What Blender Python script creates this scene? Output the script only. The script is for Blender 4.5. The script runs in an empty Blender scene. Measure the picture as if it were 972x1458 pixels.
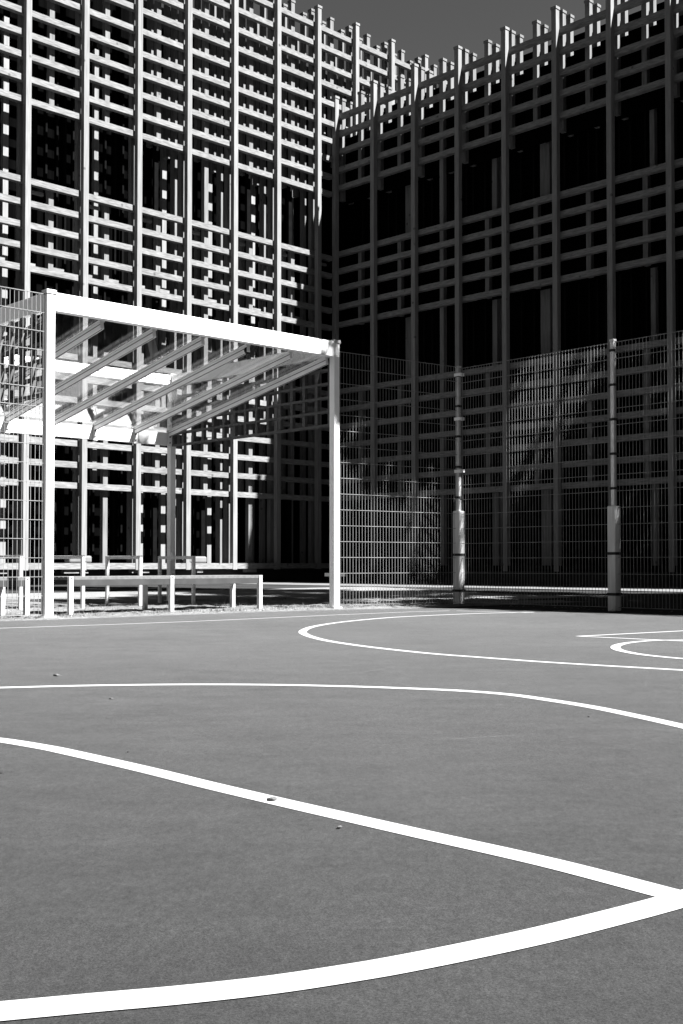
import bpy, math, random
from mathutils import Vector
random.seed(7)
R = math.radians

# ------------------------------------------------------------------ camera, sky, sun, exposure
scn = bpy.context.scene
col = scn.collection
cam_d = bpy.data.cameras.new('camera'); cam = bpy.data.objects.new('camera', cam_d); col.objects.link(cam)
cam_d.sensor_fit = 'VERTICAL'; cam_d.sensor_height = 36.0; cam_d.lens = 41.09
cam_d.shift_y = 0.0209; cam_d.clip_start = 0.05; cam_d.clip_end = 2000
cam.location = (0, 0, 0.67); cam.rotation_euler = (R(91.5), 0, 0)
scn.camera = cam

DV = Vector((0.7123, 0.7018, 0)); EV = Vector((0.7018, -0.7123, 0))     # along the left facade / its outward normal
SUN = (EV*0.621 + DV*0.198 + Vector((0, 0, 0.7585))).normalized()

w = bpy.data.worlds.new('World'); scn.world = w; w.use_nodes = True
nt = w.node_tree; nt.nodes.clear()
sky = nt.nodes.new('ShaderNodeTexSky'); sky.sky_type = 'NISHITA'; sky.sun_disc = False; sky.air_density = 0.5; sky.dust_density = 0.3; sky.ozone_density = 3.0; sky.altitude = 200
sky.sun_elevation = math.asin(SUN.z); sky.sun_rotation = math.atan2(SUN.x, SUN.y)
sep = nt.nodes.new('ShaderNodeSeparateColor'); bg = nt.nodes.new('ShaderNodeBackground'); wo = nt.nodes.new('ShaderNodeOutputWorld')
mn = nt.nodes.new('ShaderNodeMath'); mn.operation = 'MINIMUM'; mn.inputs[1].default_value = 0.46
nt.links.new(sky.outputs[0], sep.inputs[0]); ml = nt.nodes.new('ShaderNodeMath'); ml.operation = 'MULTIPLY'; ml.inputs[1].default_value = 0.64; nt.links.new(sep.outputs[0], ml.inputs[0]); nt.links.new(ml.outputs[0], mn.inputs[0]); nt.links.new(mn.outputs[0], bg.inputs[0])   # red-filtered black and white
nt.links.new(bg.outputs[0], wo.inputs[0]); bg.inputs[1].default_value = 0.05

sd = bpy.data.lights.new('sun', 'SUN'); sd.energy = 5.0; sd.angle = R(0.53); sd.color = (1, 1, 1)
so = bpy.data.objects.new('sun', sd); col.objects.link(so)
so.rotation_euler = SUN.to_track_quat('Z', 'Y').to_euler(); so.location = (30, -20, 60)

vs = scn.view_settings
vs.view_transform = 'Standard'; vs.look = 'None'; vs.exposure = 2.45; vs.gamma = 1; vs.use_curve_mapping = False
scn.cycles.max_bounces = 8; scn.cycles.transparent_max_bounces = 24; scn.cycles.diffuse_bounces = 1; scn.cycles.glossy_bounces = 4

# ------------------------------------------------------------------ materials
def base(name, rough=0.6, spec=0.3, metal=0.0):
    m = bpy.data.materials.new(name); m.use_nodes = True
    b = m.node_tree.nodes['Principled BSDF']
    b.inputs['Roughness'].default_value = rough
    b.inputs['Specular IOR Level'].default_value = spec
    b.inputs['Metallic'].default_value = metal
    return m, m.node_tree, b
def noise_mat(name, lo, hi, scale, rough=0.6, spec=0.3, metal=0.0, stretch=(1, 1, 1), detail=6, bump=0.0, bscale=None, p0=0.3, p1=0.7, per_object=0.0, object_space=False):
    m, t, b = base(name, rough, spec, metal)
    tc = t.nodes.new('ShaderNodeTexCoord'); mp = t.nodes.new('ShaderNodeMapping'); n = t.nodes.new('ShaderNodeTexNoise'); r = t.nodes.new('ShaderNodeValToRGB')
    t.links.new(tc.outputs['Object'], mp.inputs[0]); mp.inputs['Scale'].default_value = stretch
    t.links.new(mp.outputs[0], n.inputs['Vector']); n.inputs['Scale'].default_value = scale; n.inputs['Detail'].default_value = detail
    r.color_ramp.elements[0].position = p0; r.color_ramp.elements[1].position = p1
    r.color_ramp.elements[0].color = (lo, lo, lo, 1); r.color_ramp.elements[1].color = (hi, hi, hi, 1)
    t.links.new(n.outputs[0], r.inputs[0]); out = r.outputs[0]
    if per_object:
        oi = t.nodes.new('ShaderNodeObjectInfo'); mr = t.nodes.new('ShaderNodeMapRange')
        mr.inputs[3].default_value = 1-per_object; mr.inputs[4].default_value = 1+per_object
        t.links.new(oi.outputs['Random'], mr.inputs[0])
        mx = t.nodes.new('ShaderNodeMixRGB'); mx.blend_type = 'MULTIPLY'; mx.inputs[0].default_value = 1
        t.links.new(out, mx.inputs[1]); t.links.new(mr.outputs[0], mx.inputs[2]); out = mx.outputs[0]
    t.links.new(out, b.inputs['Base Color'])
    if bump:
        n2 = t.nodes.new('ShaderNodeTexNoise'); n2.inputs['Scale'].default_value = bscale or scale; n2.inputs['Detail'].default_value = 8
        t.links.new(mp.outputs[0], n2.inputs['Vector'])
        bp = t.nodes.new('ShaderNodeBump'); bp.inputs['Strength'].default_value = bump; bp.inputs['Distance'].default_value = 0.02
        t.links.new(n2.outputs[0], bp.inputs['Height']); t.links.new(bp.outputs[0], b.inputs['Normal'])
    return m, t, b, out

def wood_mat(name, lo, hi, stretch):
    m, t, b, out = noise_mat(name, lo, hi, 3.0, rough=0.85, spec=0.0, stretch=stretch, detail=10, bump=0.15, p0=0.25, p1=0.7, per_object=0.06)
    # knots and rain stains, small and dark
    tc = t.nodes.new('ShaderNodeTexCoord'); v = t.nodes.new('ShaderNodeTexVoronoi'); v.inputs['Scale'].default_value = 1.7
    t.links.new(tc.outputs['Object'], v.inputs['Vector'])
    r = t.nodes.new('ShaderNodeValToRGB'); r.color_ramp.elements[0].position = 0.05; r.color_ramp.elements[1].position = 0.11
    r.color_ramp.elements[0].color = (0.35, 0.35, 0.35, 1); r.color_ramp.elements[1].color = (1, 1, 1, 1)
    t.links.new(v.outputs['Distance'], r.inputs[0])
    mx = t.nodes.new('ShaderNodeMixRGB'); mx.blend_type = 'MULTIPLY'; mx.inputs[0].default_value = 0.8
    t.links.new(out, mx.inputs[1]); t.links.new(r.outputs[0], mx.inputs[2]); t.links.new(mx.outputs[0], b.inputs['Base Color'])
    return m
M = {}
M['post'] = wood_mat('post_wood', 0.125, 0.19, (6, 6, 0.5))
M['beam'] = wood_mat('beam_wood', 0.085, 0.19, (1.3, 1.3, 9))
M['inner'] = wood_mat('inner_wood', 0.095, 0.15, (6, 6, 0.5))
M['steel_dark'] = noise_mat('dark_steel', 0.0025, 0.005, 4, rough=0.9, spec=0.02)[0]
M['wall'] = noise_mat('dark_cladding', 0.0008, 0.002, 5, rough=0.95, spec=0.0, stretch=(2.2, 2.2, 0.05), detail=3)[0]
M['plinth'] = noise_mat('dark_plinth', 0.02, 0.03, 3, rough=0.9, spec=0.1)[0]
M['white'] = noise_mat('white_powder_coat', 0.66, 0.80, 1.6, rough=0.45, spec=0.4, bump=0.03, bscale=40, detail=8, p0=0.2, p1=0.5)[0]
M['apron'] = noise_mat('dark_apron_steel', 0.03, 0.045, 5, rough=0.7, spec=0.1)[0]
M['galv'] = noise_mat('galvanised_steel', 0.40, 0.55, 9, rough=0.45, spec=0.5, metal=0.25, detail=8, bump=0.04, bscale=60)[0]
M['wire'] = noise_mat('galvanised_wire', 0.12, 0.19, 6, rough=0.6, spec=0.2, metal=0.0)[0]
M['alu'] = noise_mat('aluminium', 0.70, 0.80, 5, rough=0.5, spec=0.4, metal=0.0, detail=6)[0]
M['screen'] = noise_mat('dark_screen_slat', 0.05, 0.08, 6, rough=0.7, stretch=(1, 1, 4))[0]
M['rubber'] = noise_mat('black_rubber', 0.012, 0.02, 6, rough=0.8)[0]
M['seat'] = noise_mat('weathered_slat', 0.07, 0.11, 5, rough=0.7, stretch=(0.6, 6, 6), bump=0.15)[0]
M['sleeve'] = wood_mat('timber_sleeve', 0.40, 0.58, (7, 7, 0.6))
M['path'] = noise_mat('path_concrete', 0.09, 0.13, 2.5, rough=0.85, bump=0.1, bscale=30)[0]
M['bark'] = noise_mat('bark', 0.08, 0.16, 9, rough=0.9, stretch=(3, 3, 0.5), bump=0.4)[0]
M['leaf'] = noise_mat('leaf', 0.04, 0.08, 3, rough=0.6, spec=0.3, per_object=0.2)[0]
M['dry_leaf'] = noise_mat('dry_leaf', 0.03, 0.16, 60, rough=0.8)[0]
M['stone'] = noise_mat('stone', 0.08, 0.24, 14, rough=0.85)[0]
M['weed'] = noise_mat('weed', 0.04, 0.10, 9, rough=0.8)[0]

def court_mat():
    m, t, b = base('court_surface', 0.8, 0.15); b.inputs['Sheen Weight'].default_value = 0.05; b.inputs['Sheen Roughness'].default_value = 0.25
    tc = t.nodes.new('ShaderNodeTexCoord')
    def tex(scale, detail, stretch=(1, 1, 1), rough=0.5):
        mp = t.nodes.new('ShaderNodeMapping'); mp.inputs['Scale'].default_value = stretch
        n = t.nodes.new('ShaderNodeTexNoise'); n.inputs['Scale'].default_value = scale; n.inputs['Detail'].default_value = detail; n.inputs['Roughness'].default_value = rough
        t.links.new(tc.outputs['Object'], mp.inputs[0]); t.links.new(mp.outputs[0], n.inputs['Vector']); return n
    def ramp(n, p0, c0, p1, c1):
        r = t.nodes.new('ShaderNodeValToRGB'); r.color_ramp.elements[0].position = p0; r.color_ramp.elements[1].position = p1
        r.color_ramp.elements[0].color = (c0, c0, c0, 1); r.color_ramp.elements[1].color = (c1, c1, c1, 1); t.links.new(n.outputs[0], r.inputs[0]); return r
    def mul(a, c, f=1.0, mode='MULTIPLY'):
        x = t.nodes.new('ShaderNodeMixRGB'); x.blend_type = mode; x.inputs[0].default_value = f
        t.links.new(a, x.inputs[1]); t.links.new(c, x.inputs[2]); return x.outputs[0]
    big = ramp(tex(0.45, 5), 0.3, 0.050, 0.7, 0.060)
    mid = ramp(tex(2.2, 10, (1, 2.0, 1), 0.72), 0.3, 0.84, 0.7, 1.14)
    g0 = ramp(tex(14, 6, rough=0.8), 0.3, 0.88, 0.7, 1.12)
    g1 = ramp(tex(75, 6, (1, 0.5, 1), rough=0.85), 0.3, 0.66, 0.7, 1.34)
    grain = ramp(tex(260, 4, rough=0.8), 0.32, 0.42, 0.68, 1.62)
    scuff = ramp(tex(1.5, 14, (1.0, 2.6, 1), 0.8), 0.62, 0.0, 0.80, 0.55)
    stain = ramp(tex(1.1, 9, rough=0.7), 0.60, 1.0, 0.72, 0.80)
    # grazing-view brightening and near vignetting painted into the colour, paler towards the fence
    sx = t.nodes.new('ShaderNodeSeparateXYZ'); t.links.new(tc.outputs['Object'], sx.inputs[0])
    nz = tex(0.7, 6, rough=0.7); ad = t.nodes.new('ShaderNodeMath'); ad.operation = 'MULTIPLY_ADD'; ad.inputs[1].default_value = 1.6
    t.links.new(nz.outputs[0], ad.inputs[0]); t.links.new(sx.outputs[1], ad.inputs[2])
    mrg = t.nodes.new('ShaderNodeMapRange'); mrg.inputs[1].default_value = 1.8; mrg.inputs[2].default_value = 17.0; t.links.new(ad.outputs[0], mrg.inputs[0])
    light_falloff = t.nodes.new('ShaderNodeValToRGB'); t.links.new(mrg.outputs[0], light_falloff.inputs[0])
    el = light_falloff.color_ramp.elements; el[0].position = 0.0; el[0].color = (0.30,)*3+(1,); el[1].position = 1.0; el[1].color = (1,)*3+(1,)
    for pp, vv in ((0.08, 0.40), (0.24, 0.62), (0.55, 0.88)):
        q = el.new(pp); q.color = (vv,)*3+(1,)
    c = mul(big.outputs[0], mid.outputs[0]); c = mul(c, light_falloff.outputs[0]); c = mul(c, g0.outputs[0]); c = mul(c, g1.outputs[0]); c = mul(c, grain.outputs[0]); c = mul(c, stain.outputs[0])
    x = t.nodes.new('ShaderNodeMixRGB'); t.links.new(scuff.outputs[0], x.inputs[0]); t.links.new(c, x.inputs[1]); x.inputs[2].default_value = (0.085, 0.085, 0.085, 1)
    # a few hairline drag marks
    wv = t.nodes.new('ShaderNodeTexVoronoi'); wv.feature = 'DISTANCE_TO_EDGE'; wv.inputs['Scale'].default_value = 0.55; wv.inputs['Randomness'].default_value = 1.0
    mp = t.nodes.new('ShaderNodeMapping'); mp.inputs['Scale'].default_value = (1, 0.6, 1); mp.inputs['Rotation'].default_value = (0, 0, 0.7)
    t.links.new(tc.outputs['Object'], mp.inputs[0]); t.links.new(mp.outputs[0], wv.inputs['Vector'])
    hr = ramp(wv, 0.0, 1.0, 0.004, 0.0); t.links.new(wv.outputs['Distance'], hr.inputs[0])
    br = ramp(tex(1.3, 3), 0.52, 0.0, 0.62, 0.35)
    hm = mul(hr.outputs[0], br.outputs[0])
    x2 = t.nodes.new('ShaderNodeMixRGB'); t.links.new(hm, x2.inputs[0]); t.links.new(x.outputs[0], x2.inputs[1]); x2.inputs[2].default_value = (0.085, 0.085, 0.085, 1)
    t.links.new(x2.outputs[0], b.inputs['Base Color'])
    bp = t.nodes.new('ShaderNodeBump'); bp.inputs['Strength'].default_value = 0.25; bp.inputs['Distance'].default_value = 0.002
    t.links.new(grain.outputs[0], bp.inputs['Height']); t.links.new(bp.outputs[0], b.inputs['Normal'])
    return m
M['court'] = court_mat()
m_, t_, b_, o_ = noise_mat('court_paint', 0.24, 0.30, 260, rough=0.7, spec=0.1, bump=0.1, bscale=300)
n_ = t_.nodes.new('ShaderNodeTexNoise'); n_.inputs['Scale'].default_value = 22; n_.inputs['Detail'].default_value = 12; n_.inputs['Roughness'].default_value = 0.75
tc_ = t_.nodes.new('ShaderNodeTexCoord'); t_.links.new(tc_.outputs['Object'], n_.inputs['Vector'])
r_ = t_.nodes.new('ShaderNodeValToRGB'); r_.color_ramp.elements[0].position = 0.66; r_.color_ramp.elements[1].position = 0.76
r_.color_ramp.elements[0].color = (1, 1, 1, 1); r_.color_ramp.elements[1].color = (0.3, 0.3, 0.3, 1); t_.links.new(n_.outputs[0], r_.inputs[0])
x_ = t_.nodes.new('ShaderNodeMixRGB'); x_.blend_type = 'MULTIPLY'; x_.inputs[0].default_value = 1; t_.links.new(o_, x_.inputs[1]); t_.links.new(r_.outputs[0], x_.inputs[2]); t_.links.new(x_.outputs[0], b_.inputs['Base Color'])
M['paint'] = m_
def ground_mat(name, lo, hi):
    m, t, b = base(name, 0.95, 0.0)
    tc = t.nodes.new('ShaderNodeTexCoord')
    n = t.nodes.new('ShaderNodeTexNoise'); n.inputs['Scale'].default_value = 18; n.inputs['Detail'].default_value = 12; n.inputs['Roughness'].default_value = 0.75
    n2 = t.nodes.new('ShaderNodeTexNoise'); n2.inputs['Scale'].default_value = 0.8; n2.inputs['Detail'].default_value = 6
    t.links.new(tc.outputs['Object'], n.inputs['Vector']); t.links.new(tc.outputs['Object'], n2.inputs['Vector'])
    r = t.nodes.new('ShaderNodeValToRGB'); r.color_ramp.elements[0].position = 0.3; r.color_ramp.elements[1].position = 0.7
    r.color_ramp.elements[0].color = (lo,)*3+(1,); r.color_ramp.elements[1].color = (hi,)*3+(1,)
    r2 = t.nodes.new('ShaderNodeValToRGB'); r2.color_ramp.elements[0].position = 0.35; r2.color_ramp.elements[1].position = 0.6
    r2.color_ramp.elements[0].color = (0.72,)*3+(1,); r2.color_ramp.elements[1].color = (1,)*3+(1,)
    t.links.new(n.outputs[0], r.inputs[0]); t.links.new(n2.outputs[0], r2.inputs[0])
    x = t.nodes.new('ShaderNodeMixRGB'); x.blend_type = 'MULTIPLY'; x.inputs[0].default_value = 1
    t.links.new(r.outputs[0], x.inputs[1]); t.links.new(r2.outputs[0], x.inputs[2]); t.links.new(x.outputs[0], b.inputs['Base Color'])
    bp = t.nodes.new('ShaderNodeBump'); bp.inputs['Strength'].default_value = 0.6; bp.inputs['Distance'].default_value = 0.03
    t.links.new(n.outputs[0], bp.inputs['Height']); t.links.new(bp.outputs[0], b.inputs['Normal'])
    return m
M['gravel'] = ground_mat('gravel_ground', 0.07, 0.18)
M['sand'] = ground_mat('sandy_ground', 0.14, 0.20)
M['earth'] = ground_mat('earth_ground', 0.02, 0.045)
def glass_mat(name, tint, ior):
    m = bpy.data.materials.new(name); m.use_nodes = True; t = m.node_tree; t.nodes.clear()
    tr = t.nodes.new('ShaderNodeBsdfTransparent'); tr.inputs[0].default_value = (tint, tint, tint, 1)
    gl = t.nodes.new('ShaderNodeBsdfGlossy'); gl.inputs['Roughness'].default_value = 0.0; gl.inputs[0].default_value = (1, 1, 1, 1)
    ge = t.nodes.new('ShaderNodeNewGeometry'); dt = t.nodes.new('ShaderNodeVectorMath'); dt.operation = 'DOT_PRODUCT'
    t.links.new(ge.outputs['Normal'], dt.inputs[0]); t.links.new(ge.outputs['Incoming'], dt.inputs[1])
    def mth(op, a, b=None):
        n = t.nodes.new('ShaderNodeMath'); n.operation = op
        for i, v in enumerate((a, b)):
            if v is None: continue
            if isinstance(v, (int, float)): n.inputs[i].default_value = v
            else: t.links.new(v, n.inputs[i])
        return n.outputs[0]
    f0 = ((ior-1)/(ior+1))**2
    fr = mth('ADD', mth('MULTIPLY', mth('POWER', mth('SUBTRACT', 1.0, mth('ABSOLUTE', dt.outputs['Value'])), 5.0), 1-f0), f0)
    mx = t.nodes.new('ShaderNodeMixShader'); o = t.nodes.new('ShaderNodeOutputMaterial')
    t.links.new(fr, mx.inputs[0]); t.links.new(tr.outputs[0], mx.inputs[1]); t.links.new(gl.outputs[0], mx.inputs[2]); t.links.new(mx.outputs[0], o.inputs[0])
    return m
M['glass'] = glass_mat('roof_glass', 0.93, 1.45)
M['glass_side'] = glass_mat('tinted_glass', 0.62, 1.55)

# ------------------------------------------------------------------ mesh helpers
Z3 = Vector((0, 0, 1))
class MB:
    def __init__(s): s.v = []; s.f = []
    def hexa(s, pts):
        n = len(s.v); s.v += [tuple(p) for p in pts]
        s.f += [tuple(n+i for i in q) for q in ((0,3,2,1),(4,5,6,7),(0,1,5,4),(1,2,6,5),(2,3,7,6),(3,0,4,7))]
    def box(s, o, a, b, c):           # corner o, edge vectors a, b, c
        o, a, b, c = map(Vector, (o, a, b, c)); s.hexa([o, o+a, o+a+b, o+b, o+c, o+a+c, o+a+b+c, o+b+c])
    def bar(s, p, q, w, h, side=None):
        p, q = Vector(p), Vector(q); d = (q-p).normalized()
        if side is None: side = d.cross(Z3) if abs(d.z) < 0.95 else Vector((1, 0, 0))
        side = Vector(side).normalized(); up = side.cross(d).normalized()
        o = p - side*w/2 - up*h/2; s.box(o, side*w, up*h, q-p)
    def tube(s, p, q, r1, r2=None, n=10):
        p, q = Vector(p), Vector(q); r2 = r1 if r2 is None else r2; d = (q-p).normalized()
        a = d.orthogonal().normalized(); b = d.cross(a); k = len(s.v)
        for c, r in ((p, r1), (q, r2)):
            for i in range(n):
                t = 2*math.pi*i/n; s.v.append(tuple(c + a*r*math.cos(t) + b*r*math.sin(t)))
        for i in range(n): j = (i+1) % n; s.f.append((k+i, k+j, k+n+j, k+n+i))
        s.f.append(tuple(k+i for i in range(n))[::-1]); s.f.append(tuple(k+n+i for i in range(n)))
    def build(s, name, mat, parent=None, bevel=0.0, smooth=False):
        me = bpy.data.meshes.new(name); me.from_pydata(s.v, [], s.f); me.update()
        me.materials.append(M[mat])
        o = bpy.data.objects.new(name, me); col.objects.link(o)
        if parent is not None: o.parent = parent; o.matrix_parent_inverse = parent.matrix_world.inverted()
        if smooth:
            for p in me.polygons: p.use_smooth = True
        if bevel:
            b = o.modifiers.new('bevel', 'BEVEL'); b.width = bevel; b.segments = 2; b.limit_method = 'ANGLE'
        return o
def empty(name, loc, label, cat, group=None):
    o = bpy.data.objects.new(name, None); col.objects.link(o); o.location = loc
    o.empty_display_size = 0.2; bpy.context.view_layer.update()
    o['label'] = label; o['category'] = cat
    if group: o['group'] = group
    return o
def tag(o, label, cat, group=None, kind=None):
    if label: o['label'] = label
    if cat: o['category'] = cat
    if group: o['group'] = group
    if kind: o['kind'] = kind
    return o
def struct(o, kind='structure'): o['kind'] = kind; return o

# ------------------------------------------------------------------ ground, court, lines
A0 = Vector((-0.105, 17.5, 0)); DS = Vector((0.7335, 0.68, 0)); ES = Vector((0.68, -0.7335, 0))    # shelter axes: along its front, towards the court
g = MB(); g.v = [(-400, -200, 0), (400, -200, 0), (400, 600, 0), (-400, 600, 0)]; g.f = [(0, 1, 2, 3)]
struct(g.build('ground', 'earth'))

# uneven gravel margin behind the court (real bumps)
def vnoise(x, y):
    return (math.sin(x*5.1+1.3*math.sin(y*3.7))*math.cos(y*6.3+x*2.1) + 0.6*math.sin(x*11.7-y*9.1) + 0.5*math.cos(x*17.3+y*21.1))
g = MB(); N1, N2 = 230, 76
for i in range(N1+1):
    for j in range(N2+1):
        p = A0 + DS*(-9.5 + i*0.065) + ES*(0.75 - j*0.075)
        edge = min(1, i/6, (N1-i)/6, (N2-j)/6); near = min(1, j/5)
        z = 0.004 + edge*(0.010*near + (0.008*near+0.002)*vnoise(p.x, p.y) + random.uniform(-0.004, 0.006)*near)
        g.v.append((p.x, p.y, max(z, 0.004)))
for i in range(N1):
    for j in range(N2):
        a = i*(N2+1)+j; g.f.append((a, a+N2+1, a+N2+2, a+1))
struct(g.build('gravel_margin_ground', 'gravel'))

court_pts = [(-60, -28), (-3.88, 13.32), (-2.9, 14.18), (-1.6, 15.45), (-0.4, 16.45), (0.7, 17.1), (1.35, 17.28), (1.75, 17.12),
             (2.35, 16.6), (2.98, 15.95), (4.37, 14.78), (5.6, 13.5), (40, -24), (30, -60), (-40, -60)]
court_pts[0] = (-24, -7.0)
g = MB(); n = len(court_pts)
g.v = [(x, y, 0.018) for x, y in court_pts] + [(x, y, -0.02) for x, y in court_pts]
g.f = [tuple(range(n))[::-1]] + [(i, (i+1) % n, n+(i+1) % n, n+i) for i in range(n)]
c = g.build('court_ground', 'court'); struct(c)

f_px, th, hc = 1664.0, R(1.5), 0.67
def gp(x, v):                               # survey of the painted lines on the ground
    xc = (x-486)/f_px; yc = (759.4-v)/f_px
    dy = math.cos(th)-yc*math.sin(th); dz = math.sin(th)+yc*math.cos(th); k = -(hc-0.018)/dz
    return (xc*k, dy*k)
def smooth_line(pts, sub=8):
    P = [Vector((a, b, 0)) for a, b in pts]; P = [P[0]*2-P[1]] + P + [P[-1]*2-P[-2]]; out = []
    for i in range(1, len(P)-2):
        for k in range(sub):
            t = k/sub; p0, p1, p2, p3 = P[i-1:i+3]
            out.append(0.5*((2*p1)+(p2-p0)*t+(2*p0-5*p1+4*p2-p3)*t*t+(3*p1-p0-3*p2+p3)*t**3))
    out.append(P[-2]); return out
def paint(pts, wd=0.078, z=0.0196, smooth=True):
    P = smooth_line(pts) if smooth else [Vector((a, b, 0)) for a, b in pts]
    g = MB()
    for i, p in enumerate(P):
        d = (P[min(i+1, len(P)-1)]-P[max(i-1, 0)]).normalized(); s = Vector((-d.y, d.x, 0))*wd/2
        for q in (p+s, p-s): g.v.append((q.x, q.y, z))
    for i in range(len(P)-1): g.f.append((2*i, 2*i+1, 2*i+3, 2*i+2))
    return struct(g.build('court_line_marking', 'paint'))
px = lambda L: [gp(*q) for q in L]
def arc_fit(pts, k, ext, n=14):             # extend a line straight on past its last point
    a, b = Vector(pts[-2]), Vector(pts[-1]); d = (b-a).normalized(); return list(pts)+[tuple(b+d*ext*(i+1)/n) for i in range(n)]
paint(px([(-160, 1044.5), (-60, 1048.5), (0, 1054), (62, 1064), (100, 1071.8), (200, 1094.5), (300, 1119), (400, 1142.5), (500, 1165.3), (600, 1188), (778, 1228), (942, 1270.5), (978, 1280)]), z=0.0196)
paint(px([(-260, 1462), (-120, 1452), (0, 1441.4), (128, 1429.5), (257, 1418), (386, 1403.6), (500, 1386.5), (572, 1374), (675, 1353.5), (778, 1331), (880, 1305.5), (942, 1289), (1010, 1270), (1100, 1247)]), z=0.0203)
paint(px([(-200, 984), (-80, 981), (0, 979.3), (100, 976.8), (200, 975.2), (300, 974.7), (400, 975.4), (500, 977.6), (572, 980), (654, 983.6), (724, 989), (778, 996.4), (840, 1006.3), (901, 1018.6), (972, 1034.4), (1060, 1056)]), z=0.0196)
paint(px([(760, 871.6), (678, 873.6), (585, 877.6), (539, 880.6), (492.6, 885), (461.7, 889.2), (443, 893), (434, 896.5), (430.5, 900), (435, 903.6), (446, 907.6), (468, 912.8), (508, 918.9), (554, 924.5), (616, 930.9), (672, 935.2), (764.6, 942), (857, 947.7), (972, 954.3), (1080, 961)]), z=0.0196)
paint(px([(-120, 900), (0, 894.6), (165, 889), (288, 884.3), (400, 879.2), (468, 876), (585, 871.2), (640, 869.6)]), wd=0.05, z=0.0196, smooth=False)
paint(px([(650, 869.8), (700, 871.2), (760, 872.6)]), wd=0.05, z=0.0203, smooth=False)
paint(px([(822, 906), (1060, 893.8)]), wd=0.06, z=0.0196, smooth=False)
paint(px([(822, 906), (972, 913), (1100, 919.5)]), wd=0.06, z=0.0203, smooth=False)
paint(px([(1080, 946), (972, 938.2), (919, 933), (894, 929), (880, 925.4), (876, 921.5), (883, 917.8), (900.4, 914.8), (934, 912.2), (985, 911.5)]), wd=0.075, z=0.0210)

# light concrete path in front of the right wing, and a pale forecourt
C0 = Vector((-0.138, 46.0, 0))
def FR(t, o, z): return C0 + EV*t - DV*o + Z3*z        # right facade: t along it towards the camera, o outwards
def FL(t, o, z): return C0 + DV*t + EV*o + Z3*z        # left facade
g = MB(); g.v = [tuple(FR(t, o, 0.012)) for t, o in ((-3, 3.6), (60, 3.6), (60, 6.9), (-6, 7.3))]; g.f = [(0, 3, 2, 1)]
struct(g.build('concrete_path', 'path'))
g = MB(); g.v = [tuple(FL(t, o, 0.008)) for t, o in ((-60, 9.0), (-7.6, 9.0), (-12.5, 19.5), (-60, 19.5))]; g.f = [(0, 3, 2, 1)]
struct(g.build('forecourt_ground', 'sand'))

# ------------------------------------------------------------------ timber lattice building
ROWS = [21.96, 21.24, 20.51, 19.79, 19.06, 18.28, 17.57, 16.87, 16.15, 15.44, 12.89, 12.17, 11.48, 10.79, 10.10, 7.49, 6.79, 6.10, 5.39, 4.69, 4.00, 3.32]
ROWS_R = [18.64, 17.95, 17.22, 16.51, 15.78, 13.12, 12.44, 11.74, 11.00, 10.28, 7.62, 6.90, 6.20, 5.48, 4.77, 4.06, 3.37]
BH = 0.195
def vpost(F, g, t, o, z0, z1, w=0.19, dp=0.19, cap=False):
    # o = depth of the face behind the facade plane
    a = F(t-w/2, -o, z0); g.box(a, F(t+w/2, -o, z0)-a, F(t-w/2, -o-dp, z0)-a, (0, 0, z1-z0))
    if cap:
        e = 0.022; a = F(t-w/2-e, -o+e, z1); g.box(a, F(t+w/2+e, -o+e, z1)-a, F(t-w/2-e, -o-dp-e, z1)-a, (0, 0, 0.09))
def hbeam(F, g, t0, t1, o, z, h=BH, dp=0.19):
    a = F(t0, -o, z-h); g.box(a, F(t1, -o, z-h)-a, F(t0, -o-dp, z-h)-a, (0, 0, h))

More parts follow.
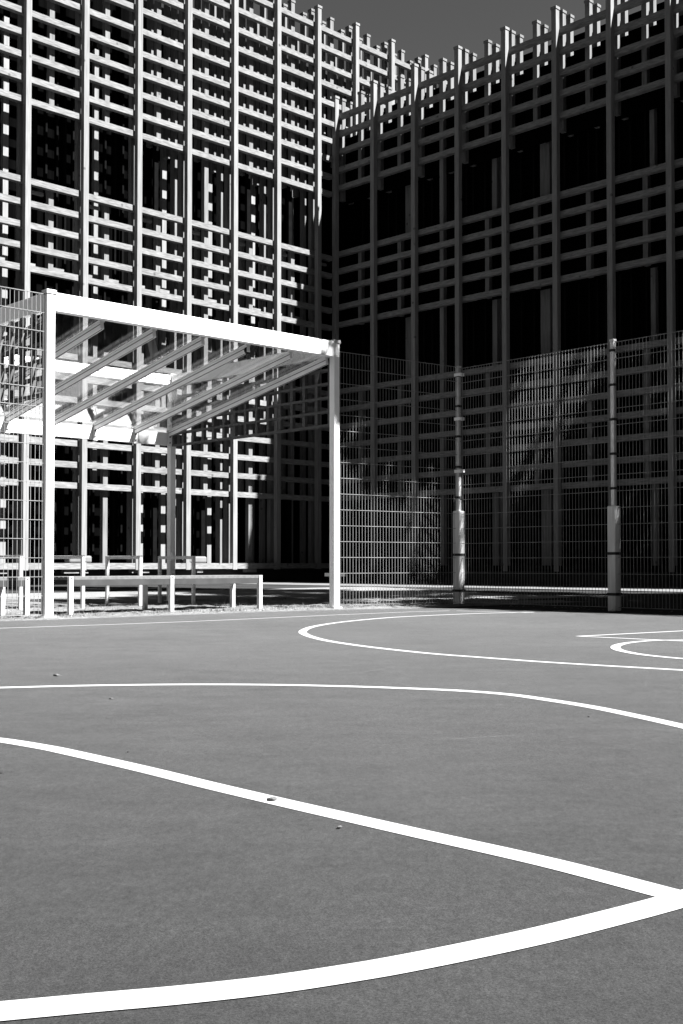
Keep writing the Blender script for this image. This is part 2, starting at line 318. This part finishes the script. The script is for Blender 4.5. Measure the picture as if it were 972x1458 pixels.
LB = empty('lattice_building', FL(-12, 0, 0), 'tall sunlit wing of the timber lattice building, on the left behind the shelter', 'building', 'wings of the timber lattice building')
TP = 2.105
def jit(s=0.012): return random.uniform(-s, s)
tops = 22.57
mains = [-1.0 - TP*k for k in range(0, 24)] + [1.11, 3.23, 5.34, 7.45, 9.56]
for t in mains:
    z0 = 0.47 if t < 0 else 17.0
    g = MB(); vpost(FL, g, t, 0, z0, tops-0.09, cap=True); g.build('post', 'post', LB)
open_bays = {'W1': [2, 9, 13], 'W2': [2, 8, 12], 'W3': [0, 3, 5, 10, 14]}   # bay index counted from the seventh post back
for k in range(-5, 24):
    t = -1.0 - TP*k; vis = k < 9; z0 = 0.55 if t < 0 else 17.0
    # line behind each main post
    for li, o in enumerate((0.40, 0.86, 1.29)):
        if li and (not vis or k >= 4): continue
        z0_ = z0 if li < 2 else max(z0, 15.3)
        g = MB(); vpost(FL, g, t+jit(), o, z0_ if li == 2 else z0, tops-0.09-(0.0 if li < 2 else 0.6), w=0.17, dp=0.18, cap=li < 2); g.build('inner_post', 'inner', LB)
    # line at mid bay
    tm = t + TP/2
    bi = 6 - k - 1                      # bay number from the left of the view: bay 0 lies left of the second visible post
    g = MB(); segs = []
    if tm > 0: segs = [(17.0, tops-0.09)]
    else:
        segs = [(15.3, tops-0.09), (9.96, 12.95), (3.2, 7.75)]
        if bi in (2, 9, 13, -3): segs = [(9.96, tops-0.09), (3.2, 7.75)]
        if bi in (2, -4, 8): segs = [(7.0, tops-0.09), (3.2, 7.0)]
        if bi in (0, 3, 5, -2, -6): segs[-1] = (0.6, segs[-1][1])
    for (a, b) in segs:
        g = MB(); vpost(FL, g, tm, 0.40, a, b, w=0.18, dp=0.18, cap=b > 20); g.build('short_post', 'inner', LB)
    if vis and k < 5:
        g = MB(); vpost(FL, g, tm+jit(), 0.86, 15.35 if tm < 0 else 17, tops-0.09, w=0.17, dp=0.18, cap=True)
        g.build('inner_post', 'inner', LB)
        if tm < 0: g = MB(); vpost(FL, g, tm+jit(), 0.86, 3.3, 12.9, w=0.15, dp=0.18); g.build('inner_post', 'inner', LB)
        if tm < 0:
            g = MB(); vpost(FL, g, tm+0.07, 0.62, 0.5, 17.0, w=0.16, dp=0.12); g.build('window_mullion', 'steel_dark', LB)
# deep posts that catch the light coming through the open bays
for t, z0, z1 in ((-1.0, 0.5, 18.5), (-3.02, 0.5, 18.5), (-5.13, 0.5, 18.5), (-7.23, 0.5, 18.5), (-13.53, 0.5, 18.5), (-10.1, 3.5, 18.5), (-8.2, 0.5, 9.0), (-12.75, 3.5, 12.6), (-17.7, 0.5, 18.5)):
    g = MB(); vpost(FL, g, t, 1.62, z0, z1, w=0.19, dp=0.15); g.build('deep_post', 'post', LB)
for i, z in enumerate(ROWS):
    if i < 5: t1 = 9.9
    elif i == 5: t1 = 9.9
    else: t1 = -0.12
    g = MB(); ts = sorted([t for t in mains if t <= t1+0.1]); a = -50.0
    edges = [-50.5] + ts[1:] + ([t1] if t1 > ts[-1]+0.05 else [])
    for a, b in zip(edges[:-1], edges[1:]):       # boards butt behind the posts, each hung a little differently
        hbeam(FL, g, a, b-0.004, 0.20+jit(0.004), z+jit(0.012), dp=0.19)
    g.build('beam', 'beam', LB)
for k in range(0, 10):
    t = -1.0 - TP*k; zz = 10.10 + 0.155
    g = MB(); hbeam(FL, g, t+0.11, t+0.52, 0.43, zz, h=0.15, dp=0.1); g.build('short_board', 'beam', LB)
    g = MB(); hbeam(FL, g, t-TP/2+0.095, t-TP/2+0.50, 0.42, zz, h=0.15, dp=0.1); g.build('short_board', 'beam', LB)
    g = MB(); hbeam(FL, g, t+0.11, t+0.80, 0.43, 12.60, h=0.10, dp=0.1); g.build('short_board', 'beam', LB)
for t0, t1 in ((-50.5, -9.5), (-9.495, -0.3)):
    g = MB(); hbeam(FL, g, t0, t1, 0.02, 0.70, h=0.2, dp=0.4); g.build('sill_beam', 'beam', LB)
for a, b in ((-12.2, -11.3), (-9.6, -8.9), (-6.85, -6.6), (-15.5, -14.2), (-12.9, -12.75), (-4.6, -4.1)):
    g = MB(); hbeam(FL, g, a, b, 0.10, 0.497, h=0.13, dp=0.2); g.build('base_board', 'beam', LB)
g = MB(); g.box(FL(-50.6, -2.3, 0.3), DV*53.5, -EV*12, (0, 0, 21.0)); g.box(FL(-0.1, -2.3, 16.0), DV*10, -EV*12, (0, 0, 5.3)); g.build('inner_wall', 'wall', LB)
g = MB(); g.box(FL(-50.4, -0.55, -0.1), DV*50.2, -EV*10, (0, 0, 0.55)); g.build('plinth', 'plinth', LB)
g = MB(); g.box(FL(-50.4, -0.60, 0.455), DV*50.2, -EV*1.72, (0, 0, 0.06)); g.build('floor_deck', 'plinth', LB)
# vertical cladding ribs on the inner wall
g = MB()
t = -18.0
while t < -0.4:
    g.box(FL(t, -2.2, 0.5), DV*0.07, -EV*0.099, (0, 0, 19)); t += random.choice((0.32, 0.42, 0.55))
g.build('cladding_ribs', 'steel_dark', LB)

RB = empty('lattice_building', FR(10, 0, 0), 'lower shaded wing of the timber lattice building, on the right behind the wire fence', 'building', 'wings of the timber lattice building')
TQ = 2.11; topr = 19.33
for k in range(0, 16):
    t = -0.24 + TQ*k
    g = MB(); vpost(FR, g, t, 0, 0.42, topr-0.09, cap=True); g.build('post', 'post', RB)
    for li, o in enumerate((0.40, 0.86)):
        g = MB(); vpost(FR, g, t+jit(), o, 15.2, topr-0.09, w=0.17, dp=0.18, cap=True); g.build('inner_post', 'inner', RB)
    tm = t + TQ/2; opn = k in (2, 9)
    g = MB()
    segs = [(0.5, topr-0.09)] if opn else [(15.7, topr-0.09), (10.1, 13.1), (3.2, 7.6)]
    for a, b in segs:
        g = MB(); vpost(FR, g, tm, 0.40, a, b, w=0.18, dp=0.18, cap=b > 18); g.build('short_post', 'inner', RB)
    g = MB(); vpost(FR, g, tm+jit(), 0.86, 15.2 if (k % 3 or k == 0) else 0.5, topr-0.09, w=0.17, dp=0.18, cap=True); g.build('inner_post', 'inner', RB)
    if k in (1, 3, 4, 7):
        g = MB(); vpost(FR, g, tm-0.1, 1.08, 0.5, 15.5, w=0.40, dp=0.15); g.build('deep_post', 'inner', RB)
for z in ROWS_R:
    g = MB()
    for k in range(15):
        a = -0.34+TQ*k; hbeam(FR, g, a, a+TQ-0.004, 0.20+jit(0.004), z+jit(0.012), dp=0.19)
    g.build('beam', 'beam', RB)
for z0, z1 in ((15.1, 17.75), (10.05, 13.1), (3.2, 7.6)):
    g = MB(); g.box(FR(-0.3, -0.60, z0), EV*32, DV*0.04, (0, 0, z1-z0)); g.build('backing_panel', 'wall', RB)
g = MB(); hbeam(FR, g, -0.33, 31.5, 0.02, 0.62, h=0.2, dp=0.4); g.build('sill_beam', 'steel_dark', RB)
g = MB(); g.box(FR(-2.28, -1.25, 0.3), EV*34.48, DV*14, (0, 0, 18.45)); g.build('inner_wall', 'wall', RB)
g = MB(); g.box(FR(-0.1, -0.5, -0.1), EV*32, DV*10, (0, 0, 0.52)); g.build('plinth', 'plinth', RB)
g = MB(); t = 0.2
while t < 31:
    g.box(FR(t, -1.15, 0.5), EV*0.07, DV*0.099, (0, 0, 16.5)); t += random.choice((0.32, 0.42, 0.55))
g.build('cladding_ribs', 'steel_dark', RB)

# ------------------------------------------------------------------ shelter
def SP(s, o, z): return A0 + DS*s - ES*o + Z3*z       # s along the front (0 = right front post, -4.75 = left), o = depth behind it
SH = empty('shelter', SP(-2.37, 2.1, 0), 'white steel framed shelter with sloping glass roof and rafters over the benches', 'shelter')
SW, SDp = 4.75, 4.27
def sbox(g, s0, s1, o0, o1, z0, z1):
    a = SP(s0, o0, z0); g.box(a, DS*(s1-s0), -ES*(o1-o0), (0, 0, z1-z0))
for s, o in ((0, 0), (-SW, 0), (0, SDp), (-SW, SDp)):
    g = MB(); s0 = s-0.055; sbox(g, s0, s0+0.11, o-0.055, o+0.055, 0.0, 3.80); p = g.build('post', 'white', SH, bevel=0.006)
    g = MB(); sbox(g, s0-0.012, s0+0.122, o-0.067, o+0.067, 3.98, 4.03); c = g.build('post_cap', 'galv', SH, bevel=0.003); 
    g = MB(); sbox(g, s0-0.03, s0+0.14, o-0.085, o+0.085, 0.0, 0.03); g.build('foot_plate', 'galv', SH, bevel=0.003)
g = MB(); sbox(g, -SW-0.055, 0.055, -0.055, 0.055, 3.80, 3.978); sbox(g, -SW+0.06, -0.06, -0.067, 0.05, 3.775, 4.0); g.build('front_beam', 'white', SH, bevel=0.004)
g = MB(); sbox(g, -SW-0.055, 0.055, SDp-0.055, SDp+0.055, 3.81, 3.978); sbox(g, -SW+0.06, -0.06, SDp-0.067, SDp-0.056, 3.82, 3.885); sbox(g, -SW+0.06, -0.06, SDp-0.067, SDp-0.056, 3.915, 4.0); g.build('back_beam', 'white', SH, bevel=0.003)
for s in (0, -SW):
    g = MB(); sbox(g, s-0.052, s+0.052, 0.07, SDp-0.07, 3.79, 4.0); g.build('side_beam', 'white', SH, bevel=0.004)
def roof_z(o): return 3.76 - (3.76-2.99)*(o-0.08)/(SDp-0.13)
nr = 6
for i in range(nr+1):
    s = -SW*i/nr
    if i == 0: s -= 0.085
    if i == nr: s += 0.085
    zf, zb = roof_z(0.08), roof_z(SDp-0.05)
    g = MB(); p, q = SP(s, 0.075, zf-0.04), SP(s, SDp-0.02, zb-0.04)
    g.bar(p, q, 0.055, 0.095); r_ = g.build('rafter', 'alu', SH, bevel=0.003)
    g = MB(); g.bar(p+Z3*0.058, q+Z3*0.058, 0.085, 0.018); g.build('glazing_cap', 'alu', SH, bevel=0.002)
    g = MB(); g.bar(p+Z3*-0.0495+DS*0.0, q+Z3*-0.0495, 0.012, 0.004); g.build('gasket', 'rubber', SH)
    g = MB(); g.bar(p-DS*0.0285+Z3*0.01, q-DS*0.0285+Z3*0.01, 0.003, 0.010); g.build('gasket', 'rubber', SH)
    if i < nr:
        g = MB(); s1 = -SW*(i+1)/nr; a = SP(s-0.05, 0.078, zf+0.028); b = SP(s1+0.05, 0.078, zf+0.028)
        g.box(a, b-a, SP(s-0.05, SDp-0.03, zb+0.028)-a, (0, 0, 0.008)); g.build('glass_pane', 'glass', SH)
    g = MB(); g.box(SP(s-0.05, SDp-0.075, 2.74), DS*0.10, -ES*0.012, (0, 0, 0.26)); br = g.build('gutter_bracket', 'alu', SH, bevel=0.002)
    g = MB()
    for zz in (2.80, 2.90): g.tube(SP(s, SDp-0.09, zz), SP(s, SDp-0.074, zz), 0.011, n=8)
    bo = g.build('bolt', 'rubber', br)
g = MB()
for i in range(nr):
    s1, s0 = -SW*i/nr-0.062, -SW*(i+1)/nr+0.062
    if i == 0: s1 -= 0.085
    if i == nr-1: s0 += 0.085
    sbox(g, s0, s1, SDp-0.075, SDp-0.060, 2.755, 2.975)
sbox(g, -SW+0.05, -0.05, SDp-0.058, SDp+0.05, 2.76, 2.96)
g.build('gutter', 'white', SH, bevel=0.002)
for s in (0.0, -SW):
    e_ = bpy.data.objects.new('side_screen', None); col.objects.link(e_); e_.location = SP(s, SDp/2, 3.2); bpy.context.view_layer.update()
    e_.parent = SH; e_.matrix_parent_inverse = SH.matrix_world.inverted(); bpy.context.view_layer.update()
    g = MB(); n_ = 14
    for i in range(n_+1):
        o = 0.09+(SDp-0.18)*i/n_; sbox(g, s-0.03, s+0.03, o-0.03, o+0.03, 2.742, 3.785)
    g.build('upright_slats', 'screen', e_)
    g = MB()
    for z in (2.74, 2.95, 3.16, 3.37, 3.58): sbox(g, s-0.045, s-0.031, 0.062, SDp-0.062, z, z+0.036); sbox(g, s+0.031, s+0.045, 0.062, SDp-0.062, z, z+0.036)
    g.build('cross_slats', 'screen', e_)
g = MB()
for o in (1.3, 2.9):
    g.tube(SP(-1.58, 0.08, 3.70), SP(-1.58, 0.12, 3.70), 0.05, n=16)
g.build('lamp_socket', 'rubber', SH)

# ------------------------------------------------------------------ benches and cycle stands
def bench(s0, s1, o0, n, label, group):
    e = empty('bench', SP((s0+s1)/2, o0+0.35, 0), label, 'bench', group)
    W = 0.72
    for i in range(n):
        s = s0 + (s1-s0)*i/(n-1)
        for oo in (0.0, W-0.07):
            g = MB(); sbox(g, s-0.03, s+0.03, o0+oo, o0+oo+0.06, 0.0, 0.505 if oo == 0 else 0.46)
            lg = g.build('leg', 'galv', e, bevel=0.004)
            if oo == 0:
                g = MB(); g.tube(SP(s, o0-0.006, 0.482), SP(s, o0+0.001, 0.482), 0.009, n=8); g.build('bolt', 'rubber', lg)
        if i < n-1:
            b = s0 + (s1-s0)*(i+1)/(n-1)
            g = MB(); sbox(g, s+0.033, b-0.033, o0+0.014, o0+0.055, 0.385, 0.462); sbox(g, s+0.033, b-0.033, o0+W-0.06, o0+W-0.03, 0.392, 0.462); g.build('apron_rail', 'apron', e, bevel=0.003)
    g = MB()
    for k in range(6):
        a = o0+0.062+k*0.108; sbox(g, s0-0.03, s1+0.03, a, a+0.098, 0.463, 0.505)
    g.build('seat', 'seat', e, bevel=0.004)
    g = MB(); sbox(g, s0+0.031, (s0+s1)/2-0.031 if n == 3 else s1-0.031, o0+0.012, o0+0.060, 0.463, 0.507)
    if n == 3: sbox(g, (s0+s1)/2+0.031, s1-0.031, o0+0.012, o0+0.060, 0.463, 0.507)
    g.build('front_slat', 'seat', e, bevel=0.004)
    return e
def s_of(x, y): p = Vector((x, y, 0))-A0; return p.dot(DS), -p.dot(ES)
sb0, ob = s_of(-3.486, 15.09); sb1, ob1 = s_of(-1.27, 17.30)
bench(sb0, sb1, 0.52, 3, 'long slatted bench on white legs under the shelter, between its two front posts', 'long slatted benches under and beside the shelter')
bench(sb0-0.62-3.1, sb0-0.62, 0.52, 3, 'long slatted bench seen through the wire mesh left of the shelter post', 'long slatted benches under and beside the shelter')

hoops = [(-3.83, 17.31)]
lab = ['steel cycle stand seen just right of the left shelter post, behind the long bench',
       'steel cycle stand behind the middle of the left half of the long bench',
       'steel cycle stand behind the centre leg of the long bench, by the rear shelter post',
       'steel cycle stand seen through the wire mesh left of the shelter post']
for i, k in enumerate((0, 1, 2, -1)):
    p0 = Vector((-3.83, 17.31, 0)) + DS*1.0*k; L_ = 0.95
    e = empty('cycle_stand', p0 - ES*L_/2, lab[i], 'bike rack', 'square steel cycle stands in a row')
    for q, nm in ((0, 'leg'), (L_, 'leg')):
        g = MB(); a = p0 - ES*q; g.box(a-DS*0.025+ES*0.025, DS*0.05, -ES*0.05, (0, 0, 0.80)); g.build(nm, 'galv', e, bevel=0.005)
    g = MB(); g.box(p0-DS*0.026-ES*0.026, DS*0.052, -ES*(L_-0.05), (0, 0, 0.001)); 
    g = MB(); a = p0-DS*0.025-ES*0.0255+Z3*0.748; g.box(a, DS*0.05, -ES*(L_-0.051), (0, 0, 0.05)); g.build('top_rail', 'galv', e, bevel=0.005)

# low white concrete blocks at the foot of the sunlit wing
for (t, w_, z0, lb) in ((-11.65, 0.85, 0.70, 'white rounded concrete block on the sill of the sunlit wing, behind the leftmost bench leg'),
                        (-6.9, 0.8, 0.70, 'white rounded concrete block on the sill behind the centre leg of the long bench')):
    g = MB(); a = FL(t-w_/2, 0.015, z0); g.box(a, DV*w_, -EV*0.35, (0, 0, 0.24)); o = g.build('concrete_block', 'path', None, bevel=0.06)
    tag(o, lb, 'block', 'concrete blocks on the sill')

# ------------------------------------------------------------------ wire mesh ball fence
def mesh_panel(parent, p, q, z0, z1, name='mesh_panel'):
    p, q = Vector(p), Vector(q); L_ = (q-p).length; d = (q-p)/L_; nrm = d.cross(Z3)
    g = MB(); n = max(2, round(L_/0.0575)); r = 0.0023
    for i in range(n+1):
        a = p + d*(L_*i/n); g.box(a-d*r-nrm*r+Z3*z0, d*2*r, nrm*2*r, (0, 0, z1-z0))
    m = round((z1-z0)/0.235)
    for j in range(m+1):
        z = z0 + (z1-z0-0.01)*j/m
        for sgn in (-1, 1):
            a = p + nrm*sgn*0.0075 + Z3*z; g.box(a-nrm*0.004*(1) , d*L_, nrm*0.006, (0, 0, 0.0065))
    return g.build(name, 'wire', parent)
def fence_post(parent, p, dirv, z1, sleeve=None, name='post'):
    p = Vector(p); dirv = Vector(dirv); nrm = dirv.cross(Z3)
    g = MB(); a = p-dirv*0.03-nrm*0.03; g.box(a, dirv*0.06, nrm*0.06, (0, 0, z1)); o = g.build(name, 'galv', parent, bevel=0.005)
    g = MB(); a = p-dirv*0.037-nrm*0.037+Z3*z1; g.box(a, dirv*0.074, nrm*0.074, (0, 0, 0.03)); g.build('post_cap', 'galv', o, bevel=0.004)
    g = MB()
    for k in range(8):
        zz = 0.25+k*(z1-0.4)/7; g.box(p-dirv*0.042-nrm*0.042+Z3*zz, dirv*0.084, nrm*0.084, (0, 0, 0.035))
    g.build('clamp', 'rubber', o)
    if sleeve:
        g = MB(); w_ = 0.14; a = p-dirv*w_/2-nrm*w_/2; g.box(a, dirv*w_, nrm*w_, (0, 0, sleeve)); s_ = g.build('post_sleeve', 'sleeve', parent, bevel=0.015)
        g = MB()
        for zz in (0.22, 0.80): g.box(p-dirv*(w_/2+0.006)-nrm*(w_/2+0.006)+Z3*zz, dirv*(w_+0.012), nrm*(w_+0.012), (0, 0, 0.04))
        g.build('strap', 'rubber', s_)
    return o
HF = 3.90
FA = empty('ball_fence', SP(-SW-3, 0, 0), 'sunlit wire mesh ball fence left of the white shelter, cut by the left frame', 'fence', 'wire mesh ball fences round the court')
mesh_panel(FA, SP(-SW-0.06, 0.0, 0), SP(-SW-3.1, 0.0, 0), 0.05, 3.98)
fence_post(FA, SP(-SW-3.14, 0.03, 0), DS, 3.98)
mesh_panel(FA, SP(-SW-3.18, 0.0, 0), SP(-SW-6.2, 0.0, 0), 0.05, 3.98)
fence_post(FA, SP(-SW-6.24, 0.03, 0), DS, 3.98)
CP = Vector((1.90, 18.95, 0)); P2 = Vector((3.89, 16.68, 0)); FD = (P2-CP).normalized()
FB = empty('ball_fence', (A0+CP)/2, 'short wire mesh ball fence between the white shelter and the corner post with timber sleeve', 'fence', 'wire mesh ball fences round the court')
mesh_panel(FB, SP(0.06, 0.0, 0), CP-(CP-A0).normalized()*0.04, 0.05, 3.88)
FC = empty('ball_fence', CP, 'dappled wire mesh ball fence running right from the sleeved corner post', 'fence', 'wire mesh ball fences round the court')
fence_post(FC, CP, FD, 3.86, sleeve=1.53)
p = CP
for i in range(3):
    q = p + FD*3.02
    mesh_panel(FC, p+FD*0.04, q-FD*0.04, 0.05, 3.85)
    fence_post(FC, q, FD, 3.86, sleeve=1.50)
    p = q
for pp in (CP,):
    for zz in (3.72, 3.0, 2.15):
        g = MB(); g.box(pp-FD*0.05-Vector((FD.y, -FD.x, 0))*0.05+Z3*zz, FD*0.14, Vector((FD.y, -FD.x, 0))*0.1, (0, 0, 0.05)); g.build('bracket', 'alu', FC, bevel=0.004)

# ------------------------------------------------------------------ trees that stand right of the view and throw the dappled shade
def make_tree(x, y, zc, r, hz, nleaf, seed, label):
    rnd = random.Random(seed)
    e = empty('broadleaf_tree', (x, y, 0), label, 'tree', 'trees beside the court')
    g = MB(); top = zc - hz*0.3
    pts = [Vector((x, y, 0)), Vector((x+0.1, y+0.05, top*0.4)), Vector((x-0.05, y+0.12, top*0.75)), Vector((x, y, top))]; rad = [0.24, 0.19, 0.15, 0.10]
    for i in range(3): g.tube(pts[i], pts[i+1], rad[i], rad[i+1], 12)
    g.build('trunk', 'bark', e, smooth=True)
    g = MB(); ends = []
    for i in range(13):
        a = rnd.uniform(0, 6.28); s = pts[2].lerp(pts[3], rnd.uniform(-0.2, 1)); rr = r*rnd.uniform(0.5, 0.9)
        q = Vector((x+math.cos(a)*rr, y+math.sin(a)*rr, zc+rnd.uniform(-0.6, 0.7)*hz)); m = s.lerp(q, 0.5)+Z3*0.3
        g.tube(s, m, 0.07, 0.045, 6); g.tube(m, q, 0.045, 0.015, 6); ends.append(q)
    g.build('limb', 'bark', e, smooth=True)
    g = MB(); cl = []
    for i in range(46):
        while True:
            u = Vector((rnd.uniform(-1, 1), rnd.uniform(-1, 1), rnd.uniform(-1, 1)))
            if u.length < 1: break
        cl.append((Vector((x+u.x*r*0.85, y+u.y*r*0.85, zc+u.z*hz*0.85)), rnd.uniform(0.35, 0.8)))
    for i in range(nleaf):
        c, cr = cl[rnd.randrange(len(cl))]
        p = c + Vector((rnd.gauss(0, 0.5), rnd.gauss(0, 0.5), rnd.gauss(0, 0.4)))*cr
        n = Vector((rnd.gauss(0, 1), rnd.gauss(0, 1), rnd.gauss(0, 1)+0.6)).normalized(); a = n.orthogonal().normalized(); a = (a*math.cos(rnd.random()*6)+n.cross(a)*math.sin(rnd.random()*6)).normalized(); b = n.cross(a); s = rnd.uniform(0.10, 0.19)
        k = len(g.v); g.v += [tuple(p-a*s), tuple(p-b*s*0.5+n*0.015), tuple(p+a*s), tuple(p+b*s*0.5+n*0.015)]; g.f.append((k, k+1, k+2, k+3))
    g.build('crown', 'leaf', e)
def tree_at(p, ag, H, r, hz, n, seed, label):       # p, ag: where its shade falls (across / along the sun), H: crown height
    a = ag + 0.856*H
    make_tree(0.879*a+0.476*p, -0.476*a+0.879*p, H, r, hz, n, seed, label)
tree_at(17.35, -12.4, 14, 2.4, 2.8, 14000, 7, 'broadleaf tree beyond the right frame, nearest the white shelter')
tree_at(21.2, -12.6, 16, 3.0, 3.0, 15000, 1, 'broadleaf tree beyond the right frame, between the near fence row and the tall row')
tree_at(18.8, -6.2, 14, 2.8, 2.9, 19000, 2, 'broadleaf tree beyond the right frame, second along the fence')
tree_at(17.8, -2.7, 14, 2.8, 3.1, 20000, 3, 'broadleaf tree beyond the right frame, third along the fence')
tree_at(17.2, -4.4, 12, 1.6, 1.8, 3200, 11, 'small broadleaf tree beyond the right frame, among the taller ones along the fence')
tree_at(17.0, 1.8, 14, 2.8, 3.0, 15000, 9, 'broadleaf tree beyond the right frame, farthest right along the fence')
tree_at(22.2, -5.0, 15, 3.0, 3.0, 14000, 10, 'broadleaf tree beyond the right frame, in the middle of the grove')
tree_at(25.0, -21.5, 22, 2.7, 3.2, 12000, 4, 'tallest broadleaf tree, just beyond the right frame behind the fence')
tree_at(24.8, -16.4, 19, 3.0, 3.2, 14000, 5, 'tall broadleaf tree beyond the right frame, beside the tallest tree')
tree_at(25.2, -10.8, 17, 2.8, 3.0, 14000, 6, 'broadleaf tree beyond the right frame, nearest the shaded wing')
tree_at(25.0, -4.0, 15, 2.9, 3.0, 14000, 8, 'broadleaf tree beyond the right frame, beside the path under the shaded wing')

# ------------------------------------------------------------------ small things
def leaf(x, y, rz, s, label, seed):
    rnd = random.Random(seed); g = MB(); n = 7
    for i in range(n):
        t = i/(n-1)-0.5; wd = 0.34*math.cos(t*math.pi)+0.02
        for k in (-1, 0, 1): g.v.append((t*s, k*wd*s*0.8, 0.0005+s*(0.22*abs(k)*abs(math.sin(3*t+k)) + 0.20*t*t + (0.0 if k == 0 else 0.10)*rnd.random())))
    for i in range(n-1):
        for k in (0, 1): a = i*3+k; g.f.append((a, a+1, a+4, a+3))
    g.tube((s*0.45, 0, s*0.16), (s*0.85, s*0.1, s*0.05), s*0.025, n=5)
    o = g.build('dry_leaf', 'dry_leaf', smooth=True); o.location = (x, y, 0.0198); o.rotation_euler = (0, 0, rz)
    so_ = o.modifiers.new('thick', 'SOLIDIFY'); so_.thickness = 0.001
    tag(o, label, 'leaf', 'dry leaves on the court')
for (u, v_, s, rz, lb) in ((387, 1141, 0.032, 0.5, 'curled dry leaf lying on the long straight white line'),
                           (80, 963, 0.036, 0.1, 'dry leaf on the grey court between the far boundary line and the next line'),
                           (158, 996, 0.02, 0.3, 'small pale dry leaf just below the second white line'),
                           (483, 1180, 0.016, 0.8, 'tiny pale leaf scrap just below the long straight white line')):
    x, y = gp(u, v_); leaf(x, y, rz, s, lb, int(u))
for (u, v_, s, lb) in ((838, 1021, 0.005, 'dark pebble on the court right of the centre, below the curved line'), (182, 1071, 0.0035, 'tiny dark pebble above the long straight line, left part of the court'), (2, 1101, 0.005, 'dark pebble at the left frame edge below the long line')):
    x, y = gp(u, v_); g = MB(); rnd = random.Random(u); n = 9
    for zz, rr in ((0, 0.8), (0.45, 1.0), (0.85, 0.6)):
        for i in range(n): a = 6.283*i/n; q = rr*s*rnd.uniform(0.8, 1.2); g.v.append((q*math.cos(a), q*math.sin(a), zz*s))
    for l in range(2):
        for i in range(n): g.f.append((l*n+i, l*n+(i+1) % n, (l+1)*n+(i+1) % n, (l+1)*n+i))
    g.f.append(tuple(range(n))[::-1]); g.f.append(tuple(range(2*n, 3*n)))
    o = g.build('pebble', 'rubber', smooth=False); o.location = (x, y, 0.018); tag(o, lb, 'pebble', 'pebbles on the court')
# loose stones and weeds of the gravel margin
g = MB()
for i in range(3500):
    s_, o_ = random.uniform(-9, 4.5), abs(random.gauss(0, 1.6))-0.35
    p = SP(s_, o_, 0.012); r = random.uniform(0.004, 0.018)*(0.6 if o_ < 0 else 1); k = len(g.v)
    a = random.random()*6
    for i2 in range(5): b = a+1.2566*i2; q = r*random.uniform(0.7, 1.2); g.v.append((p.x+q*math.cos(b), p.y+q*math.sin(b), p.z))
    g.v.append((p.x, p.y, p.z+r*random.uniform(0.5, 0.9)))
    for i2 in range(5): g.f.append((k+i2, k+(i2+1) % 5, k+5))
tag(g.build('gravel', 'stone'), 'loose stones scattered over the strip behind the court', 'gravel', kind='stuff')
g = MB()
for i in range(420):
    s_ = random.uniform(-9, 4.6); o_ = random.choice((random.uniform(0.9, 4.2), abs(random.gauss(0, 0.3))+0.05))
    c_ = SP(s_, o_, 0.0)
    for j in range(random.randint(5, 16)):
        b = c_ + Vector((random.gauss(0, 0.05), random.gauss(0, 0.05), 0)); h = random.uniform(0.03, 0.09); a = random.random()*6.28
        d_ = Vector((math.cos(a), math.sin(a), 0))*0.004; l = Vector((random.gauss(0, 0.02), random.gauss(0, 0.02), h)); k = len(g.v)
        g.v += [tuple(b-d_), tuple(b+d_), tuple(b+l)]; g.f.append((k, k+1, k+2))
tag(g.build('weeds', 'weed'), 'short weeds growing through the gravel by the fence foot', 'weeds', kind='stuff')

g = MB()
for i in range(260):
    if random.random() < 0.6: p = SP(random.uniform(-9, 2.6), abs(random.gauss(0.05, 0.35))-0.25, 0.022)
    else: p = CP + FD*random.uniform(0, 8) + Vector((FD.y, -FD.x, 0))*(-abs(random.gauss(0, 0.3))+0.12)*-1 + Z3*0.022
    s_ = random.uniform(0.012, 0.03); a = random.random()*6.28; u = Vector((math.cos(a), math.sin(a), random.uniform(-0.2, 0.4)))*s_; v = Vector((-math.sin(a), math.cos(a), random.uniform(-0.2, 0.4)))*s_*0.6; k = len(g.v)
    g.v += [tuple(p-u), tuple(p-v+Z3*0.004), tuple(p+u), tuple(p+v+Z3*0.006)]; g.f += [(k, k+1, k+2), (k, k+2, k+3)]
tag(g.build('leaf_litter', 'dry_leaf'), 'dry leaf litter gathered along the foot of the fence and shelter', 'leaf litter', kind='stuff')
